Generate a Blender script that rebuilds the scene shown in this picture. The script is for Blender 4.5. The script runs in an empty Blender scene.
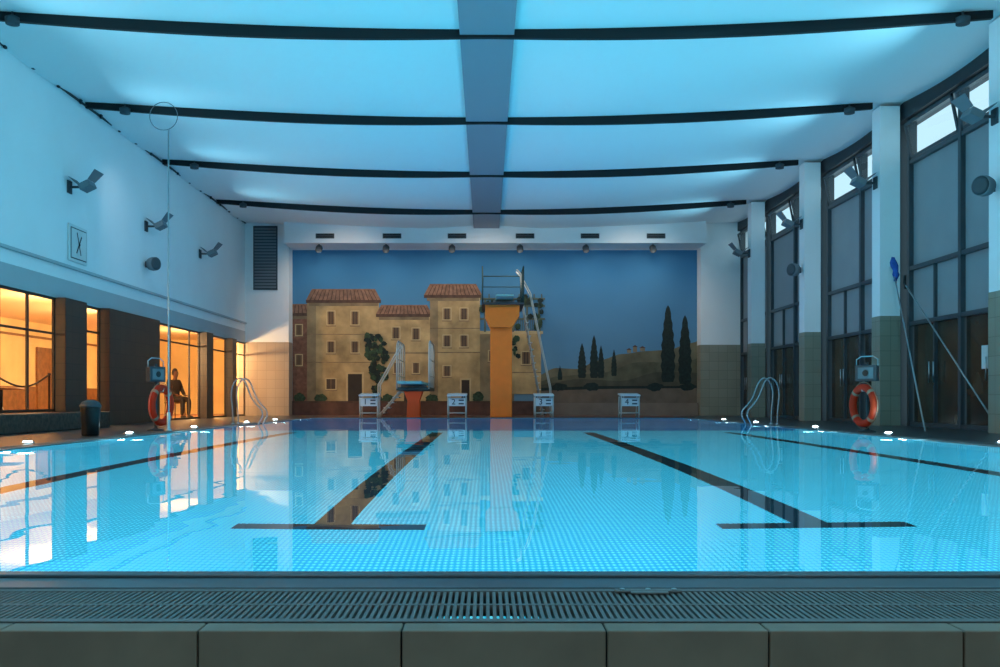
import bpy, bmesh, math, random
from mathutils import Vector, Matrix
random.seed(7)
scene=bpy.context.scene
C=scene.collection
PI=math.pi
F=970.0; CX=486.0; CY=400.0; H=0.518
scene.view_settings.view_transform='Standard'
def P(x,y,D): return Vector(((x-CX)*D/F, D, H+(CY-y)*D/F))
def lin(c):
    r=[]
    for v in c:
        v/=255.0
        r.append(v/12.92 if v<=.04045 else ((v+.055)/1.055)**2.4)
    return tuple(r)+(1,)
# ---------- materials ----------
def mat(name,c,rough=.6,metal=0,noise=0,nscale=5,em=None,ems=0,bump=0,bscale=20,spec=None):
    m=bpy.data.materials.new(name); m.use_nodes=True
    n=m.node_tree.nodes; l=m.node_tree.links; b=n['Principled BSDF']
    col=lin(c); b.inputs['Base Color'].default_value=col
    b.inputs['Roughness'].default_value=rough; b.inputs['Metallic'].default_value=metal
    if spec is not None: b.inputs['Specular IOR Level'].default_value=spec
    tc=n.new('ShaderNodeTexCoord')
    if noise:
        t=n.new('ShaderNodeTexNoise'); t.inputs['Scale'].default_value=nscale; t.inputs['Detail'].default_value=4
        l.new(tc.outputs['Object'],t.inputs['Vector'])
        r=n.new('ShaderNodeValToRGB'); r.color_ramp.elements[0].position=.3; r.color_ramp.elements[1].position=.7
        r.color_ramp.elements[0].color=tuple(v*(1-noise) for v in col[:3])+(1,)
        r.color_ramp.elements[1].color=tuple(min(1,v*(1+noise)) for v in col[:3])+(1,)
        l.new(t.outputs['Fac'],r.inputs['Fac']); l.new(r.outputs['Color'],b.inputs['Base Color'])
    if bump:
        t=n.new('ShaderNodeTexNoise'); t.inputs['Scale'].default_value=bscale
        l.new(tc.outputs['Object'],t.inputs['Vector'])
        bp=n.new('ShaderNodeBump'); bp.inputs['Strength'].default_value=bump; bp.inputs['Distance'].default_value=.02
        l.new(t.outputs['Fac'],bp.inputs['Height']); l.new(bp.outputs['Normal'],b.inputs['Normal'])
    if em:
        b.inputs['Emission Color'].default_value=lin(em); b.inputs['Emission Strength'].default_value=ems
    return m
def tilemat(name,c1,c2,cm,w,h,ax='X',ay='Z',rough=.35,mortar=.012,offset=.0):
    m=bpy.data.materials.new(name); m.use_nodes=True
    n=m.node_tree.nodes; l=m.node_tree.links; b=n['Principled BSDF']; b.inputs['Roughness'].default_value=rough
    tc=n.new('ShaderNodeTexCoord'); s=n.new('ShaderNodeSeparateXYZ'); cb=n.new('ShaderNodeCombineXYZ')
    l.new(tc.outputs['Object'],s.inputs[0])
    if ax=='XY':
        a=n.new('ShaderNodeMath'); a.operation='ADD'; l.new(s.outputs['X'],a.inputs[0]); l.new(s.outputs['Y'],a.inputs[1]); l.new(a.outputs[0],cb.inputs['X'])
    else: l.new(s.outputs[ax],cb.inputs['X'])
    l.new(s.outputs[ay],cb.inputs['Y'])
    k=n.new('ShaderNodeTexBrick'); k.offset=offset; k.inputs['Color1'].default_value=lin(c1); k.inputs['Color2'].default_value=lin(c2)
    k.inputs['Mortar'].default_value=lin(cm); k.inputs['Scale'].default_value=1; k.inputs['Mortar Size'].default_value=mortar
    k.inputs['Brick Width'].default_value=w; k.inputs['Row Height'].default_value=h
    l.new(cb.outputs[0],k.inputs['Vector']); l.new(k.outputs['Color'],b.inputs['Base Color'])
    return m
M={}
M['paint']=mat('white_paint',(238,238,238),.75,noise=.03,nscale=.6)
M['paint2']=mat('grey_band_paint',(178,183,186),.7,noise=.03,nscale=1)
M['ceil']=mat('ceiling_membrane',(240,242,242),.8)
M['strip']=mat('ceiling_strip',(144,144,154),.6)
M['beam']=mat('dark_beam',(12,15,20),.7)
M['darktrim']=mat('dark_trim',(30,36,42),.5)
M['tile']=tilemat('grey_beige_column_tile',(146,142,126),(138,134,118),(110,106,94),.3,.3,'XY','Z',.4,.005)
M['tile2']=tilemat('soft_stone_wall_tile',(176,156,136),(170,150,130),(142,126,110),.3,.3,'XY','Z',.45,.004)
M['darktile']=tilemat('dark_brown_tile',(72,56,46),(64,50,42),(42,34,30),.3,.3,'XY','Z',.45,.006)
M['stonewall']=mat('plain_grey_beige_wall',(118,102,90),.7,noise=.2,nscale=1.5)
M['stone']=mat('rough_stone',(76,58,48),.7,noise=.5,nscale=14,bump=.4)
M['deck']=tilemat('deck_tile',(62,60,62),(54,54,58),(35,36,40),.2,.2,'X','Y',.3,.008)
M['deckred']=tilemat('terracotta_deck',(120,76,62),(110,70,58),(66,44,42),.2,.2,'X','Y',.4,.008)
M['steel']=mat('stainless_steel',(190,198,202),.32,metal=1)
M['rail']=mat('brushed_rail',(160,168,172),.4,metal=.6)
M['palerail']=mat('pale_painted_rail',(196,198,192),.6)
M['grate']=mat('grate_plastic',(118,116,112),.45,noise=.06,nscale=30)
M['channel']=mat('dark_channel',(8,10,12),.6)
M['edge']=mat('dark_edge_steel',(100,108,112),.3,metal=.6)
M['facetile']=mat('grey_olive_face_tile',(144,126,106),.5,noise=.12,nscale=7)
M['grout']=mat('grout_dark',(40,40,38),.8)
M['frame']=mat('dark_window_frame',(58,66,72),.4)
M['screen']=mat('grey_sunscreen',(140,146,150),.45,noise=.04,nscale=1.5)
M['doorglass']=mat('dark_door_glass',(60,48,38),.15,noise=.5,nscale=2.0)
M['fixture']=mat('fixture_grey',(112,120,126),.8,metal=0)
M['fixdark']=mat('fixture_dark',(64,72,78),.7)
M['lens']=mat('lamp_lens',(60,80,90),.2,em=(80,180,210),ems=.15)
M['addedlens']=mat('added_uplight_lens',(255,255,255),.3,em=(215,248,255),ems=25)
M['white']=mat('white_plastic',(218,220,218),.5)
M['offwhite']=mat('offwhite_band',(170,124,100),.5)
M['black']=mat('black_plastic',(22,24,26),.4)
M['orange']=mat('orange_red_plastic',(204,44,12),.6,noise=.05,spec=.2)
M['yellow']=mat('ochre_concrete',(244,128,30),.55,noise=.06,nscale=3)
M['aqua']=mat('aqua_board',(130,190,190),.6)
M['aquadark']=mat('dark_teal_metal',(44,76,80),.5,metal=.2)
M['orangepost']=mat('orange_post_paint',(255,92,16),.5)
M['blue']=mat('blue_cloth',(40,84,165),.8,noise=.2,nscale=12)
M['warmwall']=mat('warm_wall',(248,220,160),.8,noise=.12,nscale=1.0)
M['warmceil']=mat('warm_ceiling',(250,230,190),.8)
M['warmfloor']=mat('warm_floor',(170,110,66),.4,noise=.2,nscale=3)
M['brownframe']=mat('brown_window_frame',(50,36,26),.5)
M['bulb']=mat('bulb_glow',(255,220,170),.4,em=(255,210,140),ems=5)
M['rope']=mat('dark_rope',(35,26,20),.8)
M['wood']=mat('dark_wood',(134,90,50),.5,noise=.3,nscale=6)
M['line']=mat('lane_line_paint',(24,36,56),.5)
M['skin']=mat('skin',(96,60,44),.8)
M['jacket']=mat('dark_jacket_cloth',(40,27,22),.9,noise=.1,nscale=20)
M['trousers']=mat('dark_trouser_cloth',(36,27,25),.9)
M['hair']=mat('dark_hair',(30,20,16),.8)
def glassmat(name):
    m=bpy.data.materials.new(name); m.use_nodes=True; n=m.node_tree.nodes; l=m.node_tree.links; n.clear()
    o=n.new('ShaderNodeOutputMaterial'); t=n.new('ShaderNodeBsdfTransparent'); g=n.new('ShaderNodeBsdfGlossy'); g.inputs['Roughness'].default_value=.03
    x=n.new('ShaderNodeMixShader'); x.inputs[0].default_value=.06
    l.new(t.outputs[0],x.inputs[1]); l.new(g.outputs[0],x.inputs[2]); l.new(x.outputs[0],o.inputs[0]); return m
M['glass']=glassmat('clear_pane')
# water
m=bpy.data.materials.new('pool_water'); m.use_nodes=True; n=m.node_tree.nodes; l=m.node_tree.links; n.clear()
o=n.new('ShaderNodeOutputMaterial'); g=n.new('ShaderNodeBsdfGlass'); g.inputs['IOR'].default_value=1.33; g.inputs['Roughness'].default_value=.0
g.inputs['Color'].default_value=(.93,1,1,1)
tc=n.new('ShaderNodeTexCoord'); t=n.new('ShaderNodeTexNoise'); t.inputs['Scale'].default_value=2.0; t.inputs['Detail'].default_value=1
bp=n.new('ShaderNodeBump'); bp.inputs['Strength'].default_value=.2; bp.inputs['Distance'].default_value=.006
l.new(tc.outputs['Object'],t.inputs['Vector']); l.new(t.outputs['Fac'],bp.inputs['Height']); l.new(bp.outputs['Normal'],g.inputs['Normal']); l.new(g.outputs[0],o.inputs[0])
M['water']=m
# pool steel floor: fine grid of raised dots, glow added as underwater light
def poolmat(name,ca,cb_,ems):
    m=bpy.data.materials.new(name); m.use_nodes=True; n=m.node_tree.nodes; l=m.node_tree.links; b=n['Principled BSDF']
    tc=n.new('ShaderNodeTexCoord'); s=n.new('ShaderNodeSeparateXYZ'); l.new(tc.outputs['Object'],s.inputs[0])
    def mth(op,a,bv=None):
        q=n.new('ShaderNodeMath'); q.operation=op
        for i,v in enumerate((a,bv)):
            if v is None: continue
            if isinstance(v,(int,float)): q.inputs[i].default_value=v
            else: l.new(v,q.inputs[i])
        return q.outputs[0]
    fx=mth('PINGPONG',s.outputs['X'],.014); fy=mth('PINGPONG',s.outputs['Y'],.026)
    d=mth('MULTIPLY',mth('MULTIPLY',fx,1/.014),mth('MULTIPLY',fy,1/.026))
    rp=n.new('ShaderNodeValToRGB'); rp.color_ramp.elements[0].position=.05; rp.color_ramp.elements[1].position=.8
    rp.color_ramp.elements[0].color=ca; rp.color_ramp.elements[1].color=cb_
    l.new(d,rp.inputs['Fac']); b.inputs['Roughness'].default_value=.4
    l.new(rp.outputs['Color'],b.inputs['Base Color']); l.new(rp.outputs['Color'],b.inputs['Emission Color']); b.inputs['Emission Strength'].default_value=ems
    return m
M['pool']=poolmat('pool_dotted_steel_glow',(.012,.41,.62,1),(.18,.82,1,1),1.12)
M['pooldeep']=poolmat('pool_deep_steel_dimmed',(.004,.20,.46,1),(.02,.34,.66,1),.75)  # depth darkening painted in: deeper blue and weaker added glow
# ---------- mesh builder ----------
class MB:
    def __init__(s): s.bm=bmesh.new()
    def box(s,x0,x1,y0,y1,z0,z1,mi=0,bev=0,mtx=None):
        r=bmesh.ops.create_cube(s.bm,size=1)['verts']
        for v in r:
            v.co=Vector(((x0+x1)/2+v.co.x*(x1-x0),(y0+y1)/2+v.co.y*(y1-y0),(z0+z1)/2+v.co.z*(z1-z0)))
        fs={f for v in r for f in v.link_faces}
        for f in fs: f.material_index=mi
        if bev:
            es=list({e for v in r for e in v.link_edges})
            rr=bmesh.ops.bevel(s.bm,geom=es,offset=bev,segments=2,affect='EDGES',profile=.5)
            r=list({v for f in rr['faces'] for v in f.verts}|{v for v in r if v.is_valid})
        if mtx: bmesh.ops.transform(s.bm,matrix=mtx,verts=r)
        return s
    def poly(s,pts,mi=0):
        vs=[s.bm.verts.new(p) for p in pts]; f=s.bm.faces.new(vs); f.material_index=mi; return f
    def tube(s,pts,r,seg=10,closed=False,smooth=True):
        pts=[Vector(p) for p in pts]; N=len(pts); rings=[]
        up=None
        for i,p in enumerate(pts):
            if closed: d=(pts[(i+1)%N]-pts[i-1]).normalized()
            else: d=(pts[min(i+1,N-1)]-pts[max(i-1,0)]).normalized()
            if up is None:
                up=Vector((0,0,1)) if abs(d.z)<.9 else Vector((1,0,0))
            a=d.cross(up)
            if a.length<1e-4: a=d.cross(Vector((0,1,0)))
            a.normalize(); b_=a.cross(d).normalized(); up=b_
            rr=r[i] if isinstance(r,(list,tuple)) else r
            rings.append([s.bm.verts.new(p+a*math.cos(k*2*PI/seg)*rr+b_*math.sin(k*2*PI/seg)*rr) for k in range(seg)])
        for i in range(N if closed else N-1):
            A=rings[i]; B=rings[(i+1)%N]
            for k in range(seg):
                f=s.bm.faces.new((A[k],A[(k+1)%seg],B[(k+1)%seg],B[k])); f.smooth=smooth
        if not closed:
            s.bm.faces.new(rings[0][::-1]); s.bm.faces.new(rings[-1])
        return s
    def lathe(s,prof,mtx=Matrix(),seg=20):
        rings=[]
        for (r,z) in prof:
            rings.append([s.bm.verts.new(mtx@Vector((r*math.cos(k*2*PI/seg),r*math.sin(k*2*PI/seg),z))) for k in range(seg)])
        for i in range(len(rings)-1):
            for k in range(seg):
                f=s.bm.faces.new((rings[i][k],rings[i][(k+1)%seg],rings[i+1][(k+1)%seg],rings[i+1][k])); f.smooth=True
        s.bm.faces.new(rings[0][::-1]); s.bm.faces.new(rings[-1]); return s
    def prism(s,prof,a0,a1,plane='XZ'):
        def mk(u,v,a): return (u,a,v) if plane=='XZ' else (a,u,v)
        A=[s.bm.verts.new(mk(u,v,a0)) for u,v in prof]; B=[s.bm.verts.new(mk(u,v,a1)) for u,v in prof]
        k=len(prof)
        s.bm.faces.new(A); s.bm.faces.new(B[::-1])
        for i in range(k): s.bm.faces.new((A[i],B[i],B[(i+1)%k],A[(i+1)%k]))
        return s
    def build(s,name,mats,parent=None,loc=None,recalc=True):
        if recalc: bmesh.ops.recalc_face_normals(s.bm,faces=s.bm.faces)
        me=bpy.data.meshes.new(name); s.bm.to_mesh(me); s.bm.free()
        for q in (mats if isinstance(mats,(list,tuple)) else [mats]): me.materials.append(M[q] if isinstance(q,str) else q)
        ob=bpy.data.objects.new(name,me); C.objects.link(ob)
        if parent: ob.parent=parent
        if loc: ob.location=loc
        return ob
def skinned(name,joints,edges,m,parent,lv=2,root=0):
    me=bpy.data.meshes.new(name); me.from_pydata([j[0] for j in joints],edges,[]); me.materials.append(M[m])
    ob=bpy.data.objects.new(name,me); C.objects.link(ob); ob.parent=parent
    ob.modifiers.new('skin','SKIN'); ob.modifiers['skin'].use_smooth_shade=True
    if me.skin_vertices:
        for i,j in enumerate(joints):
            r=j[1]; me.skin_vertices[0].data[i].radius=(r,r) if not isinstance(r,tuple) else r
        me.skin_vertices[0].data[root].use_root=True
    sb_=ob.modifiers.new('sub','SUBSURF'); sb_.levels=lv; sb_.render_levels=lv
    bpy.context.view_layer.update()
    dg=bpy.context.evaluated_depsgraph_get(); me2=bpy.data.meshes.new_from_object(ob.evaluated_get(dg))
    ob.modifiers.clear(); ob.data=me2
    return ob
def thing(name,label,cat,loc=(0,0,0),rz=0,group=None):
    o=bpy.data.objects.new(name,None); C.objects.link(o); o.location=loc; o.rotation_euler=(0,0,rz)
    o.empty_display_size=.1
    o['label']=label; o['category']=cat
    if group: o['group']=group
    return o
def tag(o,label,cat,group=None):
    o['label']=label; o['category']=cat
    if group: o['group']=group
    return o
def struct(o): o['kind']='structure'; return o
def kids(o): return [c for c in bpy.data.objects if c.parent==o]
def dup(root,loc,label,rz=None,group=None):
    r=root.copy(); C.objects.link(r); r.location=loc; r['label']=label
    if rz is not None: r.rotation_euler=(0,0,rz)
    if group: r['group']=group
    for ch in kids(root):
        c=ch.copy(); C.objects.link(c); c.parent=r
        for g_ in kids(ch):
            d_=g_.copy(); C.objects.link(d_); d_.parent=c
    return r
def number_mesh(ch,size,parent,loc):
    cu=bpy.data.curves.new('number','FONT'); cu.body=ch; cu.size=size; cu.extrude=.003; cu.align_x='CENTER'; cu.align_y='CENTER'
    tmp=bpy.data.objects.new('number_tmp',cu); C.objects.link(tmp); bpy.context.view_layer.update()
    dg=bpy.context.evaluated_depsgraph_get(); me=bpy.data.meshes.new_from_object(tmp.evaluated_get(dg))
    bpy.data.objects.remove(tmp); me.materials.clear(); me.materials.append(M['black'])
    ob=bpy.data.objects.new('number',me); C.objects.link(ob); ob.parent=parent; ob.location=loc; ob.rotation_euler=(PI/2,0,0)
    return ob
# ---------- dimensions ----------
XL,XR=-8.0,8.5
YB=32.75; YF=-4.0
PXL,PXR=-5.0,5.7
PY0,PY1=2.87,27.9
BY=[1.0,5.6,10.2,14.8,19.4,24.0,28.8]
def zc(x):
    t=max(0,1-abs(x)/7.9); return 6.45-.31*math.sin(t*PI/2)
# ---------- ceiling ----------
b=MB()
bays=[(YF,1.0)]+[(BY[i],BY[i+1]) for i in range(6)]+[(28.8,YB)]
for (y0,y1) in bays:
    for (xa,xb) in ((-8.0,-.36),(.36,8.4)):
        nx,ny=20,12; g=[]
        for j in range(ny+1):
            row=[]
            for i in range(nx+1):
                x=xa+(xb-xa)*i/nx; y=y0+(y1-y0)*j/ny
                k_=min(1,(abs(x)-.36)/1.5)
                row.append(b.bm.verts.new((x,y,zc(x)-.13*k_*math.sin(PI*j/ny)+.02)))
            g.append(row)
        for j in range(ny):
            for i in range(nx):
                f=b.bm.faces.new((g[j][i],g[j+1][i],g[j+1][i+1],g[j][i+1])); f.smooth=True
struct(b.build('ceiling','ceil',recalc=False))
b=MB(); b.box(-8.2,8.8,YF,YB+.2,6.75,6.85); struct(b.build('ceiling_slab','darktrim'))
b=MB(); b.box(-.40,.43,YF,31.4,6.075,6.095); struct(b.build('trim_1','strip'))
ti=2
for y in BY:
    b=MB(); top=[];bot=[]
    for i in range(61):
        x=-8.0+15.72*i/60
        s_=min(1,abs(x)/8); th=.10+.06*math.sin(PI*s_)
        top.append((x,zc(x)+.05)); bot.append((x,zc(x)-th))
    for i in range(60):
        b.prism([bot[i],bot[i+1],top[i+1],top[i]],y-.04,y+.04)
    struct(b.build('trim_%d'%ti,'beam')); ti+=1
b=MB(); b.box(-7.999,-7.96,YF,32.2,6.37,6.40)
for k in range(30): b.box(-7.97,-7.93,2+k,2.07+k,6.33,6.41)
struct(b.build('trim_%d'%ti,'darktrim')); ti+=1
# ---------- left wall ----------
b=MB(); b.box(-8.2,-8.0,YF,32.2,2.80,6.75)
struct(b.build('wall_left','paint'))
b=MB(); b.box(-8.2,-7.99,YF,32.2,2.42,2.80); b.box(-8.0,-7.94,YF,32.2,3.04,3.09)
struct(b.build('trim_%d'%ti,'paint2')); ti+=1
pills=[(YF,12.0,-7.98),(18.0,18.96,-7.8),(20.1,23.2,-7.8),(27.1,27.75,-7.8),(29.85,30.35,-7.8)]
b=MB()
for a,c,xx in pills: b.box(-8.06,xx,a,c,0,2.42)
b.box(-8.06,-7.98,12,18,0,.29)
struct(b.build('wall_left_lower','darktile'))
b=MB(); b.box(-7.79,-7.2,10,18.6,0,.30,bev=.02)
tag(b.build('stone_bench','stone'),'low rough dark stone ledge under the wide orange lit window','bench')
wi=1
def left_window(y0,y1,mull,trans,z0):
    global wi
    root=bpy.data.objects.new('window_%d'%wi,None); C.objects.link(root); root.location=(-8.02,(y0+y1)/2,z0); struct(root); wi+=1
    L=(y1-y0)/2; h=2.42-z0; b=MB()
    b.box(-.02,.02,-L,L,0,.05); b.box(-.02,.02,-L,L,h-.05,h)
    b.box(-.02,.02,-L,-L+.04,0,h); b.box(-.02,.02,L-.04,L,0,h)
    for q in mull: b.box(-.018,.018,q-(y0+y1)/2-.03,q-(y0+y1)/2+.03,0,h)
    for q in trans: b.box(-.015,.015,-L,L,q-z0-.02,q-z0+.02)
    b.build('window_frame','brownframe',root)
    b=MB(); b.poly([(0,-L,0),(0,L,0),(0,L,h),(0,-L,h)]); b.build('pane','glass',root)
left_window(12,18,[13.5,15.95,16.95],[1.75],.30)
left_window(18.96,20.1,[],[1.9],.0)
left_window(23.2,27.1,[24.6,26.2],[2.0],.0)
left_window(27.75,29.85,[],[2.0],0)
left_window(30.35,32.2,[],[2.0],0)
# warm room behind
b=MB(); b.box(-13.2,-13.0,10,36,0,2.9); b.box(-13.2,-8.35,36,36.2,0,2.9); b.box(-13.2,-8.35,9.8,10,0,2.9)
b.box(-8.35,-8.2,32.2,36,0,2.9)
struct(b.build('wall_lobby','warmwall'))
b=MB(); b.box(-13.2,-8.2,9.8,36.2,2.75,2.9); struct(b.build('ceiling_lobby','warmceil'))
b=MB(); b.box(-13.2,-8.2,9.8,36.2,-.15,0); struct(b.build('floor_lobby','warmfloor'))
b=MB()
for y in (20.0,28.0,33): b.box(-13.0,-12.94,y,y+.9,0,2.05)
b.box(-13.0,-12.94,10,36,2.3,2.36); b.box(-13.0,-12.97,10,36,0,.9)
struct(b.build('trim_%d'%ti,'wood')); ti+=1
for (x,y,pw) in ((-9,12.4,330),(-9,20.8,330),(-9,24.3,380),(-9,30.9,330)):
    ld=bpy.data.lights.new('lobby_lamp','POINT'); ld.energy=pw; ld.color=(1,.64,.29); ld.shadow_soft_size=.1
    lo=bpy.data.objects.new('lobby_light',ld); C.objects.link(lo); lo.location=(x,y,1.9)
pos_words=['nearest the left frame edge','second from the near end','third from the near end','fourth from the near end','fifth from the near end','furthest back by the far doors']
pl=thing('pendant_lamp','warm glass pendant lamp in the orange lobby, '+pos_words[0],'lamp',(-9.4,16.1,2.75),group='pendant lamps in the lobby')
b=MB(); b.tube([(0,0,0),(0,0,-.45)],.008,6); b.build('cord','black',pl)
b=MB(); b.lathe([(.02,-.45),(.06,-.48),(.10,-.56),(.07,-.64),(.02,-.66)]); b.build('lamp_shade','bulb',pl)
for k,(x,y) in enumerate(((-9.6,18.2),(-9.3,24.6),(-9.5,27.2),(-10.6,20.5),(-9.2,31.6))): dup(pl,(x,y,2.75),'warm glass pendant lamp in the orange lobby, '+pos_words[k+1])
cw=['closest to the wide window','behind the rope barrier','by the glass doors','deep inside near the far wall']
t0=None
for k,(x,y) in enumerate(((-9.6,19.2),(-11.9,20.6),(-10.0,28.9),(-12.0,32.0))):
    lab='dark round lobby table behind the windows, '+cw[k]
    if t0 is None:
        t0=thing('round_table',lab,'table',(x,y,0),0,'round tables in the lobby')
        b=MB(); b.lathe([(.40,.72),(.42,.735),(.42,.75),(.40,.76)],seg=28); b.build('tabletop','wood',t0)
        b=MB(); b.lathe([(.22,0),(.22,.02),(.04,.05),(.035,.72)]); b.build('pedestal','black',t0)
    else: dup(t0,(x,y,0),lab)
b=MB(); pts=[]
for i in range(17):
    t=i/16; pts.append((-8.6,17.1+t*2.0,.92+.10*t-.20*math.sin(PI*t)))
b.tube(pts,.018,6); rp_=thing('rope_barrier','dark sagging rope between posts behind the wide orange window','rope barrier',(0,0,0))
b.build('rope','rope',rp_)
for yy in (17.1,19.1):
    b=MB(); b.lathe([(.12,0),(.12,.02),(.03,.04),(.02,.06),(.02,1.0),(.035,1.02),(.03,1.05)],Matrix.Translation((-8.6,yy,0)),12); b.build('post','brownframe',rp_)
# chair and seated person behind the third opening
PX_,PY_=-8.85,27.6
t=thing('cafe_chair','dark wooden chair under the seated figure behind the glass doors','chair',(PX_,PY_,0),-.5)
b=MB(); b.box(-.21,.21,-.21,.21,.42,.455,bev=.01); b.build('seat','wood',t)
for sx_ in (-.18,.18):
    for sy_ in (-.18,.18):
        b=MB(); b.tube([(sx_*1.1,sy_*1.1,0),(sx_,sy_,.42)],[.014,.018],8); b.build('leg','wood',t)
b=MB(); b.tube([(-.19,-.18,.44),(-.24,-.18,.88)],.015,8); b.tube([(-.19,.18,.44),(-.24,.18,.88)],.015,8); b.box(-.255,-.225,-.19,.19,.68,.88,bev=.008); b.build('backrest','wood',t)
per=thing('person','seated figure in dark jacket behind the glass, turned toward the pool','person',(PX_,PY_,0),-.5)
J_=[((0,0,.56),(.14,.11)),((-.02,0,.72),(.13,.10)),((-.03,0,.92),(.14,.10)),((-.01,0,1.08),(.08,.07)),((.01,0,1.14),.05),((.03,0,1.21),(.07,.075)),((.03,0,1.30),(.075,.085)),((.02,0,1.36),(.05,.06)),
 ((-.02,.17,1.04),.055),((.02,.23,.82),.045),((.22,.15,.66),.032),((.29,.13,.64),.033),
 ((-.02,-.17,1.04),.055),((.02,-.23,.82),.045),((.22,-.15,.66),.032),((.29,-.13,.64),.033),
 ((.06,.10,.54),.09),((.42,.12,.53),.062),((.42,.12,.28),.05),((.40,.12,.08),.036),((.54,.13,.04),.03),
 ((.06,-.10,.54),.09),((.42,-.12,.53),.062),((.42,-.12,.28),.05),((.40,-.12,.08),.036),((.54,-.13,.04),.03)]
E_=[(0,1),(1,2),(2,3),(3,4),(4,5),(5,6),(6,7),(2,8),(8,9),(9,10),(10,11),(2,12),(12,13),(13,14),(14,15),(0,16),(16,17),(17,18),(18,19),(19,20),(0,21),(21,22),(22,23),(23,24),(24,25)]
body=skinned('body',J_,E_,'skin',per)
for s_ in (-1,1):
    for k in range(4):
        y0=s_*(.155-.018*k); L=(.06,.07,.066,.052)[k]
        skinned('finger',[((.30,y0,.645),.009),((.30+L*.5,y0,.642),.009),((.30+L,y0,.615),.007)],[(0,1),(1,2)],'skin',body,1)
    skinned('thumb',[((.26,s_*.11,.645),.011),((.29,s_*.085,.64),.010),((.32,s_*.08,.625),.008)],[(0,1),(1,2)],'skin',body,1)
    b=MB(); b.lathe([(.004,-.008),(.010,-.004),(.010,.004),(.004,.008)],Matrix.Translation((.103,s_*.028,1.285)),8); b.build('eye','black',body)
skinned('nose',[((.10,0,1.28),.010),((.118,0,1.255),.012),((.10,0,1.245),.010)],[(0,1),(1,2)],'skin',body,1)
JJ=[(J_[i][0],(tuple(q+.018 for q in J_[i][1]) if isinstance(J_[i][1],tuple) else J_[i][1]+.018)) for i in (0,1,2,3,8,9,10,12,13,14)]
skinned('jacket',JJ,[(0,1),(1,2),(2,3),(2,4),(4,5),(5,6),(2,7),(7,8),(8,9)],'jacket',per)
JT=[(J_[i][0],(tuple(q+.012 for q in J_[i][1]) if isinstance(J_[i][1],tuple) else J_[i][1]+.014)) for i in (0,16,17,18,19,21,22,23,24)]
skinned('trousers',JT,[(0,1),(1,2),(2,3),(3,4),(0,5),(5,6),(6,7),(7,8)],'trousers',per)
for s_ in (-1,1):
    skinned('shoe',[((.36,s_*.12,.045),.045),((.46,s_*.125,.042),.042),((.57,s_*.13,.035),.034)],[(0,1),(1,2)],'black',per)
skinned('hair',[((-.03,0,1.20),(.06,.07)),((-.02,0,1.29),(.08,.095)),((.0,0,1.37),(.075,.085)),((.06,0,1.385),.05)],[(0,1),(1,2),(2,3)],'hair',per)
# ---------- back wall ----------
b=MB(); b.box(-8.3,8.8,YB,YB+.2,0,6.75); struct(b.build('wall_back','paint'))
b=MB(); b.box(-8.2,-6.55,32.2,YB,2.44,6.75); struct(b.build('wall_back_left','paint'))
b=MB(); b.box(7.13,8.8,32.2,YB,2.35,6.75); struct(b.build('wall_back_right','paint'))
b=MB(); b.box(-8.2,-6.54,32.19,YB,0,2.44); struct(b.build('wall_back_left_lower','tile2'))
b=MB(); b.box(7.12,8.8,32.19,YB,0,2.35); struct(b.build('wall_back_right_lower','tile'))
b=MB(); b.box(-6.55,7.13,31.4,YB,5.60,6.75); struct(b.build('wall_soffit','paint'))
b=MB(); b.box(2.0,7.1,32.45,YB-.06,0,.42); tag(b.build('low_wall','stonewall'),'low plain grey beige ledge at the foot of the painted hills','ledge')
b=MB(); b.box(-8.3,8.8,YF-.2,YF,-1.1,6.75); struct(b.build('wall_front','paint'))
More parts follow.
